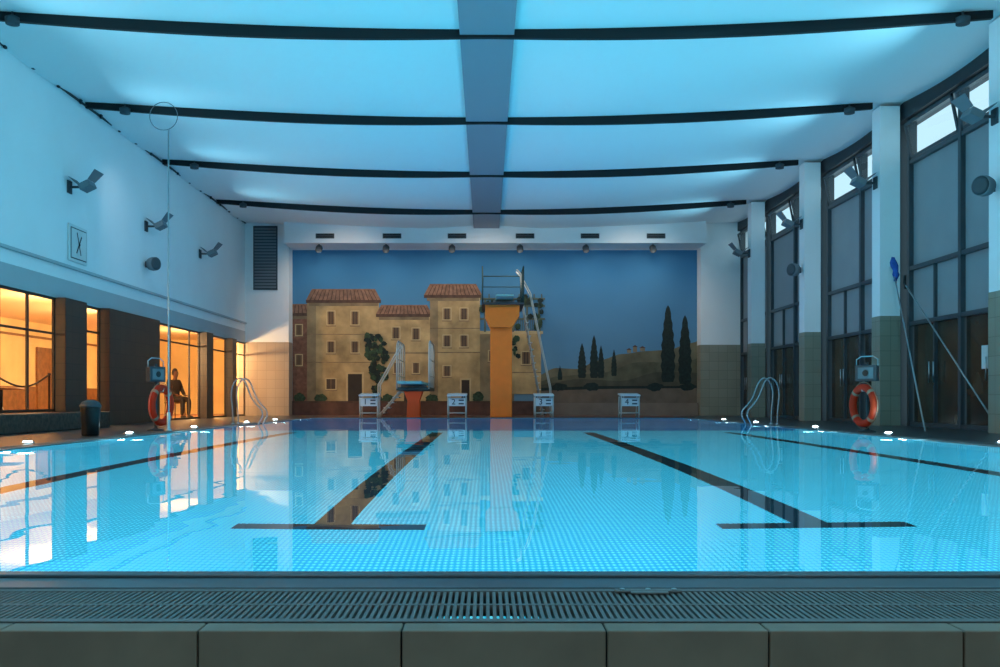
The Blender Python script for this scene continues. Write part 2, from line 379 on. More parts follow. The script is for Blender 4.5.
# ---------- right wall ----------
b=MB(); b.box(8.35,8.8,YF,32.2,6.12,6.75); struct(b.build('wall_right','darktrim'))
b=MB(); b.box(8.4,8.8,YF,9.8,0,6.12); struct(b.build('wall_right_near','paint'))
colY=[10.2,14.8,19.4,24.0,28.8]
cl_words=['outside the right edge of view','cut by the right edge of the photo','second from the right edge','third from the right edge, mid hall','furthest back, slimmest looking']
for i,y in enumerate(colY):
    if i==0:
        t0=thing('column','white square column with grey beige tiled base, '+cl_words[0],'column',(8.08,y,0),group='columns along the window wall')
        b=MB(); b.box(-.20,.20,0,.4,2.2,6.40); b.build('shaft','paint',t0)
        b=MB(); b.box(-.205,.205,-.01,.41,0,2.2); b.build('tiled_base','tile',t0)
    else: dup(t0,(8.08,y,0),'white square column with grey beige tiled base, '+cl_words[i])
def right_window(y0,y1):
    global wi
    root=bpy.data.objects.new('window_%d'%wi,None); C.objects.link(root); root.location=(8.5,y0,0); struct(root); wi+=1
    L=y1-y0; b=MB()
    for q in (0,L/2,L): b.box(-.06,.10,q-.05,q+.05,0,6.12)
    for q in (L/4,3*L/4): b.box(-.03,.08,q-.025,q+.025,0,3.1)
    for z in (.0,2.0,3.1,5.22,6.06): b.box(-.05,.09,0,L,z,z+.08)
    b.build('window_frame','frame',root)
    for k in range(2):
        a=k*L/2+.05; c=(k+1)*L/2-.05
        b=MB(); b.box(.03,.05,a,c,3.18,5.22); b.build('sunscreen','screen',root)
        b=MB(); b.box(.03,.05,a,c,2.08,3.1); b.build('middle_pane','screen',root)
        mtx=Matrix.Translation((0,0,5.32))@Matrix.Rotation(-.20,4,'Y')@Matrix.Translation((0,0,-5.32))
        b=MB()
        for bx in ((a+.02,c-.02,5.32,5.38),(a+.02,c-.02,5.97,6.03),(a+.02,a+.08,5.32,6.03),(c-.08,c-.02,5.32,6.03)):
            b.box(-.04,.0,bx[0],bx[1],bx[2],bx[3],mtx=mtx)
        s2=b.build('vent_sash','frame',root)
        b=MB(); f=b.poly([mtx@Vector(v) for v in ((-.02,a+.08,5.38),(-.02,c-.08,5.38),(-.02,c-.08,5.97),(-.02,a+.08,5.97))]); b.build('vent_pane','glass',s2)
        for j in range(2):
            aa=a+j*(c-a)/2+.03; cc=a+(j+1)*(c-a)/2-.03
            b=MB(); b.box(.03,.05,aa,cc,.08,2.0); dd=b.build('door_leaf','doorglass',root)
            b=MB(); b.tube([(-.08,cc-.06 if j==0 else aa+.06,.85),(-.08,cc-.06 if j==0 else aa+.06,1.25)],.012,6); b.build('door_handle','steel',dd)
for a,c in ((9.8,14.8),(14.8+.4,19.4),(19.4+.4,24.0),(24.0+.4,28.8),(28.8+.4,32.2)): right_window(a,c)
b=MB(); b.box(8.49,8.50,16.42,16.62,1.05,1.45); tag(b.build('notice','white'),'small white paper notice stuck on the dark glass door','notice')
# ---------- floors / pool ----------
b=MB(); b.box(-8.2,PXL-.35,0,32.2,-.2,0); b.box(PXR+.35,8.8,0,32.2,-.2,0)
struct(b.build('floor','deck'))
b=MB(); b.box(PXL-.35,PXR+.35,PY1+.35,YB,-.2,0); b.box(-8.2,PXL-.35,32.2,YB,-.2,0);b.box(PXR+.35,8.8,32.2,YB,-.2,0); struct(b.build('floor_far','deckred'))
b=MB(); b.box(-8.2,8.8,YF,2.18,-1.1,-1.0); struct(b.build('floor_lower','deck'))
DEP=-1.15; YS=17.9; YD=20.5; DD=-3.3
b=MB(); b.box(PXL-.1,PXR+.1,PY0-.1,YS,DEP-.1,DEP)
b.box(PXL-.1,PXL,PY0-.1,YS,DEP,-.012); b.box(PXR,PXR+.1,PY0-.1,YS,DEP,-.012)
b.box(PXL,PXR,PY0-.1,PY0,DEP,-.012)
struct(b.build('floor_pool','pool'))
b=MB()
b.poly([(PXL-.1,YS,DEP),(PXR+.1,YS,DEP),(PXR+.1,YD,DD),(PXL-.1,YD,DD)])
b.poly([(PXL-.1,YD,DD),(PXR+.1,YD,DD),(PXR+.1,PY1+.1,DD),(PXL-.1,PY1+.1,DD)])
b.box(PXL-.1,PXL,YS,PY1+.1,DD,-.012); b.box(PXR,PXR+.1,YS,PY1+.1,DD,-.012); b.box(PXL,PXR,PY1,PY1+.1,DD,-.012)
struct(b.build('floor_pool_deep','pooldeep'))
b=MB(); 
for x in (-3.40,-.85,1.79,4.25):
    b.box(x-.10,x+.10,5.37,17.0,DEP,DEP+.006)
    b.box(x-.52,x+.52,5.20,5.37,DEP,DEP+.006)
struct(b.build('trim_%d'%ti,'line')); ti+=1
b=MB(); b.poly([(PXL-.05,PY0-.05,-.008),(PXR+.05,PY0-.05,-.008),(PXR+.05,PY1+.05,-.008),(PXL-.05,PY1+.05,-.008)])
o=b.build('pool_water','water',recalc=False); tag(o,'still clear turquoise water filling the swimming pool','water'); o['kind']='stuff'
def grate(name,x0,x1,y0,y1,pitch,barw,along,label,mid=True):
    t=thing(name,label,'drain grate',((x0+x1)/2,(y0+y1)/2,0))
    w=(x1-x0)/2; h=(y1-y0)/2; b=MB()
    if along=='Y':
        n_=int((x1-x0)/pitch)
        for i in range(n_):
            x=-w+pitch*(i+.5); b.box(x-barw/2,x+barw/2,-h,h,-.03,-.002)
        b.box(-w,w,-h,-h+.03,-.03,0); b.box(-w,w,h-.03,h,-.03,0)
        if mid: b.box(-w,w,-.008,.008,-.03,-.001)
    else:
        n_=int((y1-y0)/pitch)
        for i in range(n_):
            y=-h+pitch*(i+.5); b.box(-w,w,y-barw/2,y+barw/2,-.03,-.002)
        b.box(-w,-w+.03,-h,h,-.03,0); b.box(w-.03,w,-h,h,-.03,0)
    b.build('bars','grate',t)
    b=MB(); b.box(-w,w,-h,h,-.2,-.12); b.build('channel','channel',t)
    return t
grate('overflow_grate',PXL-.3,PXR+.3,2.27,2.66,.0165,.0086,'Y','slotted grey overflow grate across the near end of the pool')
grate('overflow_grate',PXL-.35,PXL-.06,2.66,PY1+.05,.06,.035,'X','long dark overflow grate along the left side of the pool')
grate('overflow_grate',PXR+.06,PXR+.35,2.66,PY1+.05,.06,.035,'X','long dark overflow grate along the right side of the pool')
grate('overflow_grate',PXL-.05,PXR+.05,PY1+.06,PY1+.34,.06,.035,'Y','overflow grate under the starting blocks at the far end')
b=MB(); b.box(PXL-.35,PXR+.35,2.66,2.80,-.05,.004,bev=.003); b.box(PXL-.35,PXR+.35,2.81,2.87,-.05,.012,bev=.004)
b.box(PXL-.06,PXL,2.87,PY1,-.05,.008); b.box(PXR,PXR+.06,2.87,PY1,-.05,.008); b.box(PXL,PXR,PY1,PY1+.06,-.05,.008)
struct(b.build('trim_%d'%ti,'edge')); ti+=1
b=MB()
J=[-.65,-.191,.272,.638,1.077]
J=[-.65-.45*k for k in range(9,0,-1)]+J+[1.077+.45*k for k in range(1,11)]
for x,x2 in zip(J[:-1],J[1:]):
    b.box(x+.002,x2-.002,2.185,2.262,-.175,-.002,bev=.003)
    b.box(x+.002,x2-.002,2.185,2.262,-.36,-.181,bev=.003)
struct(b.build('wall_pool_front','facetile'))
b=MB(); b.box(-8.2,8.8,2.195,2.268,-1.0,-.006); struct(b.build('wall_pool_front_grout','grout'))
t=thing('grate_cover_plate','small pale metal cover plate lying on the near grate','cover plate',P(648,592,2.62)); t.location.z=0.0
b=MB(); b.box(-.09,.09,-.015,.015,.0,.006,bev=.002); b.box(-.05,.05,-.035,-.015,0,.005,bev=.0015); b.build('plate','grate',t)
for s_ in (-.07,0,.07):
    b=MB(); b.lathe([(.007,.006),(.007,.009),(.003,.010)],Matrix.Translation((s_,0,0)),10); b.build('screw','steel',t)
def plight(name,loc,e,c,r):
    ld=bpy.data.lights.new(name,'POINT'); ld.energy=e; ld.color=c; ld.shadow_soft_size=r
    lo=bpy.data.objects.new(name,ld); C.objects.link(lo); lo.location=loc
def alight(name,loc,target,e,c,sx,sy,spread=PI):
    ld=bpy.data.lights.new(name,'AREA'); ld.shape='RECTANGLE'; ld.size=sx; ld.size_y=sy; ld.energy=e; ld.color=c; ld.spread=spread
    lo=bpy.data.objects.new(name,ld); C.objects.link(lo); lo.location=loc
    d=Vector(target)-Vector(loc); lo.rotation_euler=d.to_track_quat('-Z','Y').to_euler(); return lo
def slight(name,loc,target,e,c,size,r=.1):
    ld=bpy.data.lights.new(name,'SPOT'); ld.energy=e; ld.color=c; ld.spot_size=size; ld.spot_blend=1; ld.shadow_soft_size=r
    lo=bpy.data.objects.new(name,ld); C.objects.link(lo); lo.location=loc
    lo.rotation_euler=(Vector(target)-Vector(loc)).to_track_quat('-Z','Y').to_euler()
CY_=(.26,.76,1.0)
CU_=(.15,.64,.84)
uw=None; ords=['first','second','third','fourth','fifth','sixth','seventh']; el=None
for side,(x,s_) in {'left':(PXL,1),'right':(PXR,-1)}.items():
    for i,y in enumerate((6.0,10.0,13.2,16.4,19.6,22.8,26.0)):
        lab='round underwater lamp in the %s pool wall, %s from the near end'%(side,ords[i])
        if uw is None:
            uw=thing('underwater_lamp',lab,'pool light',(x,y,-.30),0,'underwater pool lamps')
            R=Matrix.Rotation(PI/2,4,'Y')
            b=MB(); b.lathe([(.17,0),(.17,.02),(.15,.03),(.13,.03)],R,24); b.build('trim_ring','steel',uw)
            b=MB(); b.lathe([(.125,.031),(.11,.050),(.05,.065)],R,24)
            mm=mat('underwater_lens',(255,255,255),.3,em=(225,250,255),ems=55); b.build('lens',mm,uw)
        else: dup(uw,(x,y,-.30),lab,0 if s_==1 else PI)
        plight('underwater_light',(x+s_*.25,y,-.4),10 if y<18 else 6,(.35,.85,1),.08)
    xe=x-s_*.48  # uplights along the deck are added to fill the ceiling evenly
    for i,(y,pw) in enumerate(zip((4.5,8.2,11.6,14.9,18.2,22.2,25.2),(140,150,150,155,160,155,140))):
        lab='small added ceiling fill uplight on the deck on the %s side, %s from the near end'%(side,ords[i])
        if el is None:
            el=thing('added_uplight',lab,'added fill light',(xe,y,0),0,'uplights added for ceiling fill')
            b=MB(); b.lathe([(.08,0),(.08,.012),(.06,.016)],seg=18); b.build('trim_ring','steel',el)
            b=MB(); b.lathe([(.055,.0165),(.045,.026),(.02,.03)],seg=18); b.build('lens','addedlens',el)
        else: dup(el,(xe,y,0),lab)
        slight('added_uplight_beam',(xe,y,.08),(xe*.25,y,6.3),pw,CU_,2.1,.05)
# ---------- wall floodlights ----------
def make_flood(loc,rz,lab):
    t=thing('floodlight',lab,'floodlight',loc,rz,'blue uplighter floodlights')
    b=MB(); b.box(-.002,.03,-.09,.09,-.12,.12,bev=.004); b.build('wall_plate','fixdark',t)
    b=MB(); b.box(.03,.26,-.02,.02,-.02,.02); b.build('arm','fixdark',t)
    mt=Matrix.Translation((.34,0,.02))@Matrix.Rotation(-.45,4,'Y')
    b=MB(); b.box(-.10,.12,-.17,.17,-.07,.05,bev=.01,mtx=mt); b.build('housing','fixture',t)
    b=MB(); b.box(-.08,.10,-.15,.15,.051,.056,mtx=mt); b.build('lens','lens',t)
    for nm,m2,L_ in (('rear_flap',mt@Matrix.Translation((-.10,0,.05))@Matrix.Rotation(-.4,4,'Y'),.22),('front_flap',mt@Matrix.Translation((.12,0,.05))@Matrix.Rotation(1.15,4,'Y'),.24)):
        b=MB(); b.poly([(0,-.17,0),(0,.17,0),(0,.22,L_),(0,-.22,L_)]); b.poly([(.008,-.17,0),(.008,-.22,L_),(.008,.22,L_),(.008,.17,0)])
        bmesh.ops.transform(b.bm,matrix=m2,verts=b.bm.verts); b.build(nm,'fixture',t,recalc=False)
    return t
fl=None
lw=['outside the near edge of view','beyond the frame edge','nearest of those in view','middle one above the round speaker','furthest back near the far grille']
for i,y in enumerate((9.6,14.2,18.6,22.8,27.1)):
    lab='grey floodlight on the left wall, '+lw[i]
    if fl is None: fl=make_flood((-8.0,y,4.6),0,lab)
    else: dup(fl,(-8.0,y,4.6),lab)
    alight('flood_light',(-7.25,y,5.0),(0,y,5.7),22,CY_,.3,.3,2.6)
rw=['outside the frame','on the column at the right edge','on the second column from the right','on the third column, mid hall','on the furthest slim column']
for i,y in enumerate(colY):
    lab='grey floodlight high on the window side, '+rw[i]
    dup(fl,(7.88,y+.2,4.9),lab,PI)
    alight('flood_light',(7.15,y+.2,5.3),(0,y+.2,5.9),22,CY_,.3,.3,2.6)
for y in (0,5):
    alight('flood_light',(-7.4,y,4.75),(0,y,5.8),45,CY_,.3,.3,2.6); alight('flood_light',(7.28,y,4.75),(0,y,5.8),45,CY_,.3,.3,2.6)
slight('hall_fill',(-2,-2.5,5.6),(0,3,0),170,(.95,.92,.88),2.4,.3)  # unseen fill spots added behind the camera for grate and face tiles
slight('hall_fill',(3,-2.5,5.6),(1,3,0),170,(.95,.92,.88),2.4,.3)
# added cool fill spots without fixtures, onto upper walls and column fronts
slight('wall_fill',(6.5,1.0,5.6),(-8,16,4.9),1500,(.42,.84,1),.9,.2)
slight('wall_fill',(0,-2.5,5.6),(8,19,5.2),2000,(.34,.82,1),.7,.2)
def speaker(loc,rz,lab,src=None):
    if src: return dup(src,loc,lab,rz)
    t=thing('wall_speaker',lab,'speaker',loc,rz,'round wall speakers')
    R=Matrix.Rotation(PI/2,4,'Y')
    b=MB(); b.box(.03,.06,-.04,.04,-.07,.07); b.tube([(.05,0,0),(.14,0,.0)],.02,8); b.build('bracket','fixdark',t)
    b=MB(); b.lathe([(.08,.12),(.14,.16),(.16,.24),(.155,.34)],R,24); b.build('housing','fixture',t)
    b=MB(); b.lathe([(.145,.341),(.10,.355),(.03,.36)],R,24); b.build('speaker_grille','fixdark',t)
    return t
sp=speaker((-8.0,22.8,3.7),-.5,'round grey speaker on the left wall below the middle floodlight')
speaker((7.86,15.0,3.8),PI+.5,'round grey speaker on the nearest right column',sp)
speaker((7.86,24.2,3.75),PI+.5,'round grey speaker on the third right column',sp)
bs=None
bw={14.8:'nearest',19.4:'second',24.0:'third',28.8:'fourth'}
for y in (14.8,19.4,24.0,28.8):
    for sx_,sn in ((-7.2,'left'),(7.25,'right')):
        lab='small grey cylinder spotlight under the %s ceiling beam, %s end'%(bw[y],sn)
        if bs is None:
            bs=thing('ceiling_spotlight',lab,'spotlight',(sx_,y-.05,6.33),0,'small spotlights under the beams')
            b=MB(); b.tube([(0,0,.02),(0,0,.12)],.02,8); b.build('stem','fixdark',bs)
            b=MB(); b.lathe([(.06,-.10),(.10,-.10),(.11,.0),(.05,.03)]); b.build('housing','fixdark',bs)
        else: dup(bs,(sx_,y-.05,6.33),lab)
for x in (-7.2,7.25):
    slight('beam_spot',(x,23.9,6.15),(.8,29.6,2.2),400,(1,.74,.42),.6,.1)
    slight('beam_spot',(x,19.3,6.15),(x*.8,26,0),110,(.9,.95,1),1.6,.1)
t=thing('wall_clock','square pale training clock with thin slanted dark hands on left wall','clock',(-8.0,18.95,3.55))
b=MB(); b.box(0.005,.04,-.42,.42,-.36,.36,bev=.01); b.build('case','white',t)
b=MB(); b.box(.041,.046,-.36,.36,-.30,.30); b.build('clock_border','fixdark',t)
b=MB(); b.box(.047,.050,-.34,.34,-.28,.28); b.build('clock_face','white',t)
for k,(a,l0,l1) in enumerate(((.40,-.22,.24),(-.60,-.22,.20))):
    b=MB(); b.box(.052+.003*k,.054+.003*k,-.018,.018,l0,l1,mtx=Matrix.Rotation(a,4,'X')); b.build('hand','black',t)
b=MB(); b.lathe([(.035,.058),(.035,.066),(.01,.07)],Matrix.Rotation(PI/2,4,'Y'),14); b.build('hub','black',t)
t=thing('louvre_grille','tall grey louvre grille high on the far left corner wall','vent grille',P(265.5,258,32.19))
b=MB(); b.box(-.40,.40,-.03,0,-1.06,-1.02); b.box(-.40,.40,-.03,0,1.02,1.06); b.box(-.40,-.36,-.03,0,-1.06,1.06); b.box(.36,.40,-.03,0,-1.06,1.06); b.build('frame','fixdark',t)
b=MB()
for i in range(20): b.box(-.36,.36,-.035,-.01,-1.0+i*.102,-1.0+i*.102+.06)
b.build('louvres','fixture',t)
b=MB(); b.box(-.37,.37,-.008,-.001,-1.03,1.03); b.build('backing','fixdark',t)
for i,x in enumerate((325,392,457,525,590,656)):
    p=P(x,236,31.4)
    lab='small dark slot vent in the white band over the mural, %s from left'%ords[i]
    if i==0:
        v0=thing('slot_vent',lab,'vent',p,0,'slot vents over the mural')
        b=MB(); b.box(-.30,.30,-.02,0,-.08,.08); b.build('frame','fixdark',v0)
        for za in (-.05,.02):
            b=MB(); b.box(-.26,.26,-.03,-.021,za,za+.035); b.build('blade','black',v0)
    else: dup(v0,p,lab)
for i,x in enumerate((319,386,452,520,586,653)):
    p=P(x,250,31.6); p.z=5.60
    lab='small hanging spotlight over the mural, %s from left'%ords[i]
    if i==0:
        m0=thing('mural_spotlight',lab,'spotlight',p,0,'spotlights over the mural')
        b=MB(); b.tube([(0,0,0),(0,0,-.12)],.02,8); b.build('stem','fixdark',m0)
        b=MB(); b.lathe([(.08,-.10),(.11,-.08),(.11,.08),(.04,.11)],Matrix.Translation((0,0,-.16))@Matrix.Rotation(-.9,4,'X')); b.build('housing','fixdark',m0)
    else: dup(m0,p,lab)
    slight('mural_light',(p.x,p.y-.35,p.z-.35),(p.x,32.7,3.6),52,(1,.86,.70),2.6,.15)
for x in (-4.5,0,4.8):
    slight('mural_wash',(x,28.7,5.95),(x,32.7,2.6),190,(1,.84,.68),1.7,.15)
# ---------- mural ----------
mm=[]; 
def mc(c,noise=.15,ns=3.0): 
    q=mat('mural_paint_%d'%len(mm),c,.85,noise=noise,nscale=ns); mm.append(q); return len(mm)-1
sk=bpy.data.materials.new('mural_sky'); sk.use_nodes=True; n=sk.node_tree.nodes; l=sk.node_tree.links; b_=n['Principled BSDF']; b_.inputs['Roughness'].default_value=.85
tc=n.new('ShaderNodeTexCoord'); s=n.new('ShaderNodeSeparateXYZ'); mr=n.new('ShaderNodeMapRange'); mr.inputs[1].default_value=.5; mr.inputs[2].default_value=5.6
rp=n.new('ShaderNodeValToRGB'); rp.color_ramp.elements[0].color=lin((104,142,164)); rp.color_ramp.elements[1].color=lin((52,118,162))
nz=n.new('ShaderNodeTexNoise'); nz.inputs['Scale'].default_value=.5; ad=n.new('ShaderNodeMath'); ad.operation='MULTIPLY_ADD'; ad.inputs[1].default_value=.25; 
l.new(tc.outputs['Object'],s.inputs[0]); l.new(tc.outputs['Object'],nz.inputs['Vector']); l.new(s.outputs['Z'],mr.inputs[0]); l.new(nz.outputs['Fac'],ad.inputs[0]); l.new(mr.outputs[0],ad.inputs[2]); l.new(ad.outputs[0],rp.inputs[0]); l.new(rp.outputs[0],b_.inputs['Base Color'])
mm.append(sk); SKY=0
WALL1=mc((168,142,100),.35,2.0); WALL2=mc((138,118,88),.35,2.0); WALL3=mc((178,150,106),.35,2.0); ROOF=mc((130,96,78),.35,8); ROOFD=mc((80,58,48),.3,8)
WIN=mc((70,56,48)); SHUT=mc((116,92,68)); DOOR=mc((52,44,38)); GREEN=mc((46,68,48),.5,12); DGREEN=mc((20,38,36),.4,12)
HILL=mc((104,98,78),.3,2); HILL2=mc((70,68,56),.3,3); HILL3=mc((86,84,66),.3,3); GROUND=mc((88,60,52),.3,3); STONE=mc((104,90,78),.2,3); BRICK=mc((118,80,64),.3,9); LIGHTW=mc((188,164,122)); PERG=mc((88,98,88)); FAR=mc((128,112,90),.3,4); STAIN=mc((128,106,80),.3,6); SHADE=mc((120,102,78),.3,3)
mb=MB(); MY=YB-.01; lay=[0]
XA,XB=P(292.5,0,MY).x,P(697,0,MY).x
def mp(pts,mi,L=None):
    lay[0]+=1
    y=MY-.00012*lay[0]
    vs=[]
    for (px,py) in pts:
        q=P(px,py,MY); v=(min(XB,max(XA,q.x)),y,min(5.58,max(.005,q.z)))
        if not vs or (Vector(v)-Vector(vs[-1])).length>1e-5: vs.append(v)
    if (Vector(vs[0])-Vector(vs[-1])).length<1e-5: vs.pop()
    if len(vs)>2: mb.poly(vs,mi)
def mr_(x0,y0,x1,y1,mi): mp([(x0,y0),(x1,y0),(x1,y1),(x0,y1)],mi)
def win(x,y,w=7,h=12,sh=True):
    mr_(x-w/2-1,y-h/2-1,x+w/2+1,y+h/2+1,LIGHTW); mr_(x-w/2,y-h/2,x+w/2,y+h/2,WIN)
    if sh: mr_(x-w/2,y-h/2,x-w/2+1.6,y+h/2,SHUT); mr_(x+w/2-1.6,y-h/2,x+w/2,y+h/2,SHUT)
    mr_(x-.4,y-h/2,x+.4,y+h/2,SHUT); mr_(x-w/2-1.5,y+h/2+1,x+w/2+1.5,y+h/2+2,STAIN)
def roof(x0,x1,y0,y1,ins=5):
    mp([(x0+ins,y0),(x1-ins,y0),(x1,y1-3),(x0,y1-3)],ROOF)
    mr_(x0,y1-3,x1,y1,ROOFD); mr_(x0+3,y1,x1-3,y1+3,SHADE)
    nn=int((x1-x0)/4)
    for i in range(1,nn):
        u=i/nn; xa=x0+ins+(x1-x0-2*ins)*u; xb=x0+(x1-x0)*u
        mp([(xa-.35,y0+1),(xa+.35,y0+1),(xb+.4,y1-3),(xb-.4,y1-3)],ROOFD)
def bush(x,y,rx,ry,mi):
    mp([(x+rx*(1+.18*random.uniform(-1,1))*math.cos(a*PI/10),y+ry*(1+.18*random.uniform(-1,1))*math.sin(a*PI/10)) for a in range(20)],mi)
mr_(289,246,706,414,SKY)
def hill(pts,mi):
    out=[]
    for (a,b2) in zip(pts[:-1],pts[1:]):
        for k in range(6):
            u=k/6; u2=u*u*(3-2*u); out.append((a[0]+(b2[0]-a[0])*u,a[1]+(b2[1]-a[1])*u2))
    out.append(pts[-1]); mp([(536,400)]+out+[(706,400)],mi)
hill([(536,376),(556,368),(576,369),(600,360),(622,354),(646,351),(668,350),(690,343),(706,339)],HILL)
hill([(536,382),(560,376),(600,373),(640,362),(680,363),(706,357)],HILL3)
hill([(536,385),(580,379),(620,381),(660,372),(706,373)],HILL2)
for (x,y,w,h) in ((627,353,4,3),(633,352,4,5),(640,351,5,3)): mr_(x,y-h,x+w,y,FAR); mp([(x-1,y-h),(x+w/2,y-h-2),(x+w+1,y-h)],ROOFD)
mp([(536,415),(536,388),(600,386),(706,386),(706,415)],DGREEN)
mp([(536,415),(536,391),(600,389),(706,388),(706,415)],STONE)
def cyp(x,y0,y1,w):
    pts=[]; N=14
    for i in range(N+1):
        u=i/N; ww=w*(.12+.88*math.sin(PI*min(1,u*.62+.06)))*(1 if i%2 else .82); pts.append((x+ww,y0+(y1-y0)*u))
    L_=[(2*x-a,bb) for a,bb in pts][::-1]
    mp([(x,y0-3)]+pts+L_,DGREEN)
cyp(668,308,382,7.5); cyp(685,318,384,7); cyp(582,346,378,4.5); cyp(594,338,378,4.5); cyp(601,348,378,3.5); cyp(614,352,376,3); cyp(560,368,380,2.5)
for x in (560,592,655,688): bush(x,387,8,4,DGREEN)
mr_(289,316,310,404,BRICK); roof(286,311,304,316,3); win(299,330,6,10); win(299,360,6,10)
mr_(307,302,379,406,WALL1); mr_(307,302,316,406,WALL2); roof(306,381,289,303,6)
for y in (334,362): mr_(307,y,379,y+.8,STAIN)
for x in (331,355): win(x,318,7,13)
for x in (331,355): win(x,347,7,11)
win(331,384,9,10,False)
mr_(346,372,364,408,LIGHTW); mr_(348,374,362,408,DOOR)
mr_(379,316,430,406,WALL3); roof(376,432,305,317,5); win(396,333,7,11); win(416,334,7,11); mr_(379,352,430,354,WALL2); win(398,368,8,10); win(416,368,6,10)
mr_(404,386,416,404,DOOR)
mr_(430,297,480,404,WALL1); mr_(430,297,438,404,WALL2); roof(424,482,284,298,6)
mr_(430,352,480,353,STAIN); mr_(430,328,480,328.8,STAIN)
for y in (314,341): win(447,y,7,11); win(464,y,7,11)
win(447,371,7,10); mr_(460,378,471,404,LIGHTW); mr_(461.5,380,469.5,404,DOOR)
mr_(480,334,514,404,WALL2); win(492,356,6,10); mr_(512,332,541,394,WALL3); win(526,358,8,12); mr_(512,372,541,373,STAIN)
mr_(480,331,543,334,LIGHTW)
for x in (484,498,512,526,538): mr_(x,298,x+2,332,PERG)
for yy in (298,305,318): mr_(480,yy,545,yy+2,PERG)
for k in range(9): mr_(481+k*7.5,294,482.2+k*7.5,300,PERG)
for k in range(14): mr_(514+k*2,320,514.6+k*2,331,PERG)
def ivy(x0,x1,y0,y1,nn,lean=0):
    for k in range(nn):
        u=random.random(); x=x0+(x1-x0)*random.random()+lean*u; y=y0+(y1-y0)*u
        bush(x,y,random.uniform(1.5,3.2),random.uniform(1.8,3.8),GREEN if random.random()<.5 else DGREEN)
ivy(366,372,336,402,40,9); ivy(366,386,336,360,40); ivy(372,388,350,380,34); ivy(514,520,300,360,16,-2); ivy(530,542,296,330,12); ivy(482,496,299,310,8); ivy(518,536,297,303,8)
for x,y in ((300,398),(321,399),(388,399),(432,399),(478,397)): bush(x,y,6,5,GREEN)
mr_(289,401,536,416,GROUND); mr_(289,401,536,403,ROOFD)
tag(mb.build('mural',mm,recalc=False),'painted wall mural of Tuscan houses, cypress trees and evening sky','mural')
# ---------- starting blocks ----------
bl=['leftmost, beside the low diving board','right of the orange post','right of the yellow tower','rightmost, before the painted hills']
for i,px in enumerate((369,457,544,630)):
    loc=((px-CX)*28.35/F,28.45,0)
    lab='white starting block numbered %d, '%(i+1)+bl[i]
    sb=thing('starting_block',lab,'starting block',loc,0,'starting blocks at the far end')
    for s_ in (-.26,.26):
        b=MB(); b.tube([(s_,-.12,0),(s_,-.14,.64)],.022,8); b.tube([(s_,.40,0),(s_,.30,.62)],.022,8)
        b.tube([(s_,-.12,.14),(s_,.38,.14)],.016,8); b.build('side_frame','palerail',sb)
    b=MB(); b.tube([(-.26,-.125,.14),(.26,-.125,.14)],.016,8); b.build('cross_bar','palerail',sb)
    b=MB(); b.box(-.29,.29,-.22,.42,.64,.69,bev=.012,mtx=Matrix.Translation((0,0,.64))@Matrix.Rotation(.07,4,'X')@Matrix.Translation((0,0,-.64))); b.build('platform','white',sb)
    b=MB(); b.box(-.24,.24,-.17,-.15,.34,.58,bev=.006); b.build('number_panel','white',sb)
    number_mesh(str(i+1),.24,sb,(-.10,-.175,.46))
    for z0,z1 in ((.49,.53),(.39,.43)):
        b=MB(); b.box(.05,.20,-.178,-.171,z0,z1); b.build('panel_bar','frame',sb)
    b=MB(); b.tube([(-.2,-.2,.62),(-.2,-.26,.56),(.2,-.26,.56),(.2,-.2,.62)],.012,8); b.build('hand_grip','steel',sb)
# ---------- low diving board ----------
t=thing('diving_board','low aqua diving board on an orange post with pale rails','diving board',((413-CX)*29/F,29.3,0))
b=MB(); b.prism([(-.2,0),(.2,0),(.18,.5),(.28,.78),(-.28,.78),(-.18,.5)],-.2,.3); b.build('post','orangepost',t)
b=MB(); b.box(-.50,.50,-.35,2.4,.80,.90,bev=.01); b.build('platform','aquadark',t)
b=MB(); b.box(-.34,.34,-1.7,2.2,.98,1.06,bev=.012); b.build('board','aqua',t)
b=MB(); b.box(-.38,.38,-.1,.12,.9,.98); b.build('fulcrum','fixture',t)
for s_ in (-1,1):
    x=s_*.48
    b=MB(); b.tube([(x,-.35,.85),(x,-.35,1.95),(x,-.2,2.2),(x,.1,2.3),(x,2.1,2.3),(x,2.35,2.1),(x,2.35,.85)],.024,8)
    for z in (1.25,1.75): b.tube([(x,-.35,z),(x,2.35,z)],.016,8)
    for y in (.3,.95,1.6): b.tube([(x,y,.85),(x,y,2.3)],.018,8)
    b.build('guard_rail','palerail',t)
b=MB()
for k in range(5): b.box(-1.15+k*.14,-.95+k*.14,.9,1.5,.1+k*.16,.135+k*.16)
b.build('steps','steel',t)
for y in (.9,1.5):
    b=MB(); b.tube([(-1.2,y,0),(-1.17,y,1.0),(-1.05,y,1.2),(-.52,y,2.15),(-.46,y,2.25)],.024,8); b.build('handrail','palerail',t)
    b=MB(); b.tube([(-1.18,y,.0),(-.46,y,.85)],.024,8); b.build('stair_stringer','palerail',t)
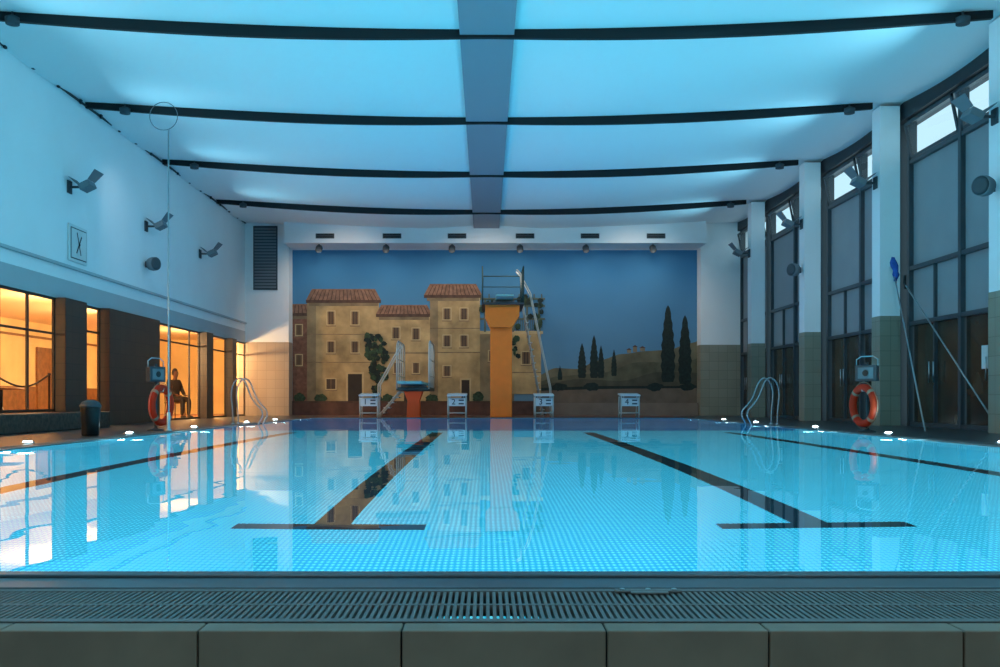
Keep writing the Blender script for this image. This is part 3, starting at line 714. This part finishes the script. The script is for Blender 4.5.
# ---------- tall tower ----------
t=thing('diving_tower','tall ochre orange concrete diving tower with railed platform and steep ladder','diving tower',((501.5-CX)*29.6/F,29.8,0))
b=MB(); b.box(-.34,.32,-.3,.5,0,2.85,bev=.02); b.prism([(-.34,2.72),(.32,2.72),(.54,3.08),(.54,3.40),(-.50,3.40),(-.50,3.08)],-.45,.6); b.build('pillar','yellow',t)
b=MB(); b.box(-.60,.68,-.6,1.9,3.40,3.46); b.build('platform','fixdark',t)
b=MB(); b.box(-.18,.34,-1.4,1.6,3.56,3.61,bev=.01); b.build('board','aqua',t)
b=MB(); b.box(-.25,.40,-.2,0,3.46,3.56); b.build('fulcrum','fixture',t)
for s_ in (-.58,.66):
    b=MB(); b.tube([(s_,-.5,3.45),(s_,-.5,4.55),(s_,1.8,4.55),(s_,1.8,3.45)],.022,8)
    for z in (3.8,4.2): b.tube([(s_,-.5,z),(s_,1.8,z)],.013,8)
    for y in (.08,.66,1.24): b.tube([(s_,y,3.45),(s_,y,4.55)],.016,8)
    b.build('guard_rail','aquadark',t)
b=MB(); b.tube([(.66,1.8,4.55),(-.58,1.8,4.55)],.02,8)
for z in (3.8,4.2): b.tube([(.66,1.8,z),(-.58,1.8,z)],.013,8)
b.build('rear_rail','aquadark',t)
for y in (.9,1.5):
    b=MB(); b.tube([(1.34,y,0),(.72,y,3.4),(.64,y,4.5),(.5,y,4.65)],.022,8); b.build('ladder_rail','palerail',t)
    b=MB(); b.tube([(1.60,y,.0),(1.58,y,.9),(.94,y,3.9),(.7,y,4.35)],.018,8); b.build('ladder_handrail','palerail',t)
b=MB()
for k in range(15): 
    u=(k+1)/16; b.box(1.34-.62*u-.04,1.34-.62*u+.08,.9,1.5,3.4*u-.014,3.4*u+.014)
b.build('rungs','palerail',t)
# ---------- pool ladders ----------
def ladder(loc,rz,lab):
    t=thing('pool_ladder',lab,'pool ladder',loc,rz,'pool ladders')
    base=[(-.42,0),(-.43,.30),(-.46,.62),(-.43,.82),(-.35,.95),(-.25,.98),(-.16,.90),(-.10,.76),(-.02,.56),(.10,.40),(.19,.30),(.21,.18),(.15,.06),(.10,-.08),(.10,-.3),(.10,-.85)]
    pts2=[]
    for i in range(len(base)-1):
        p0=base[max(i-1,0)];p1=base[i];p2=base[i+1];p3=base[min(i+2,len(base)-1)]
        for k in range(3):
            u=k/3; pts2.append(tuple(.5*((2*p1[c])+(-p0[c]+p2[c])*u+(2*p0[c]-5*p1[c]+4*p2[c]-p3[c])*u*u+(-p0[c]+3*p1[c]-3*p2[c]+p3[c])*u**3) for c in (0,1)))
    pts2.append(base[-1])
    for y in (-.22,.22):
        b=MB(); b.tube([(p[0],y,p[1]) for p in pts2],.016,10); b.build('rail','rail',t)
        b=MB(); b.lathe([(.05,0),(.05,.015),(.03,.03)],Matrix.Translation((-.42,y,0)),14); b.build('floor_flange','steel',t)
    for z in (-.25,-.5,-.75):
        b=MB(); b.box(.06,.16,-.22,.22,z-.015,z+.015,bev=.004); b.build('step','steel',t)
    return t
l1=ladder((PXL,21.0,0),0,'curved steel pool ladder rails on the left pool edge')
dup(l1,(PXR,20.6,0),'curved steel pool ladder rails on the right pool edge',PI)
# ---------- life buoys ----------
def buoy_stand(loc,lab,rz):
    t=thing('lifebuoy_stand',lab,'lifebuoy stand',loc,rz,'lifebuoy stands')
    b=MB(); b.lathe([(.14,0),(.14,.02),(.04,.04),(.025,.06),(.025,1.12)]); b.build('post','fixdark',t)
    b=MB(); b.box(-.18,.18,-.05,.05,.82,1.08,bev=.01); b.build('cabinet','frame',t)
    b=MB(); b.box(-.13,.13,-.058,-.051,.86,1.04); b.build('cabinet_panel','fixture',t)
    b=MB(); b.lathe([(.05,0),(.05,.01)],Matrix.Translation((0,-.058,.95))@Matrix.Rotation(PI/2,4,'X'),16); b.build('emblem','black',t)
    b=MB(); b.tube([(-.18,0,1.06),(-.18,0,1.17),(-.1,0,1.22),(.1,0,1.22),(.18,0,1.17),(.18,0,1.06)],.010,8); b.build('hoop_frame','steel',t)
    b=MB(); b.tube([(0,-.02,.66),(0,-.16,.66),(0,-.17,.72)],.012,8); b.build('hook','steel',t)
    return t
st=buoy_stand((-5.55,16.3,0),'dark stand with small cabinet beside the left pool edge',1.15)
dup(st,(6.13,15.6,0),'dark stand with small cabinet beside the right pool edge',-.85)
def buoy(loc,lab,rz):
    t=thing('lifebuoy',lab,'lifebuoy',loc,rz,'lifebuoys')
    pts=[(.29*math.cos(k*PI/20),0,.29*math.sin(k*PI/20)) for k in range(40)]
    b=MB(); b.tube(pts,.060,12,closed=True); b.build('ring','orange',t)
    for q in range(4):
        a0=q*PI/2+PI/4
        pp=[(.29*math.cos(a0+d_),0,.29*math.sin(a0+d_)) for d_ in (-.09,-.045,0,.045,.09)]
        b=MB(); b.tube(pp,.063,12); b.build('band','offwhite',t)
    pts=[]
    for k in range(48):
        a=k*2*PI/48; r=.355+.02*abs(math.sin(2*(a-PI/4))); pts.append((r*math.cos(a),0,r*math.sin(a)))
    b=MB(); b.tube(pts,.006,6,closed=True); b.build('grab_rope','offwhite',t)
    return t
def off(loc,rz,d):  return (loc[0]+math.sin(rz)*d,loc[1]-math.cos(rz)*d,loc[2])
by=buoy(off((-5.55,16.3,.43),1.15,.12),'orange lifebuoy with pale bands hanging on the left stand',1.36)
dup(by,off((6.13,15.6,.43),-.85,.12),'orange lifebuoy with pale bands hanging on the right stand',-1.36)
t=thing('rescue_pole','very tall thin white rescue pole with hoop at top by left pool edge','rescue pole',((168.5-CX)*16.0/F,16.0,0))
b=MB(); b.tube([(0,0,0),(0,0,4.98)],.014,8); b.build('pole','rail',t)
b=MB(); b.tube([(.23*math.cos(k*PI/16)-.08,0,5.20+.23*math.sin(k*PI/16)) for k in range(32)],.007,6,closed=True); b.build('hoop','fixture',t)
b=MB(); b.lathe([(.06,0),(.06,.03),(.03,.05),(.03,.3),(.022,.32)]); b.build('floor_socket','steel',t)
t=thing('waste_bin','small dark waste bin with rounded lid beside the left stone ledge','waste bin',(-5.75,14.1,0))
b=MB(); b.lathe([(.11,0),(.12,.01),(.14,.40),(.14,.41)],seg=24); b.build('body','black',t)
b=MB(); b.lathe([(.15,.41),(.15,.44),(.12,.49),(.05,.52)],seg=24); b.build('lid','fixdark',t)
t=thing('cleaning_pole','long pale pole leaning on right column with blue cloth bundle on top','cleaning pole',(7.2,15.9,0))
top=Vector((8.0-7.2,19.0-15.9,2.95)); 
b=MB(); b.tube([(0,0,0),top],.014,8); b.build('pole','rail',t)
b=MB()
prof=[(.02,-.10),(.04,-.06),(.07,.02),(.05,.10),(.07,.18),(.06,.26),(.04,.33),(.02,.36)]
b.lathe(prof,Matrix.Translation(top),14)
for v in b.bm.verts:
    v.co.x+=random.uniform(-.014,.014)+.03*math.sin(v.co.z*9); v.co.y+=random.uniform(-.014,.014); v.co.z+=random.uniform(-.01,.01)
b.build('cloth_bundle','blue',t)
t=thing('skimmer_pole','thin pale pole leaning away along the dark glass doors','skimmer pole',(8.28,15.6,0))
b=MB(); b.tube([(0,0,0),(-.1,3.3,2.75)],.014,8); b.build('pole','rail',t)
b=MB(); b.tube([(-.1,3.3,2.7),(-.1,3.36,2.8),(-.08,3.38,2.95)],.03,8); b.build('grip','black',t)
# ---------- world ----------
w=bpy.data.worlds.new('world'); scene.world=w; w.use_nodes=True
w.node_tree.nodes['Background'].inputs[0].default_value=(.50,.78,.90,1); w.node_tree.nodes['Background'].inputs[1].default_value=1.2
# ---------- camera ----------
cd=bpy.data.cameras.new('camera'); cd.sensor_width=36; cd.lens=36*F/1000; cd.shift_x=.014; cd.shift_y=.0665; cd.clip_start=.05; cd.clip_end=200
co=bpy.data.objects.new('camera',cd); C.objects.link(co); co.location=(0,0,H); co.rotation_euler=(PI/2,0,0); scene.camera=co
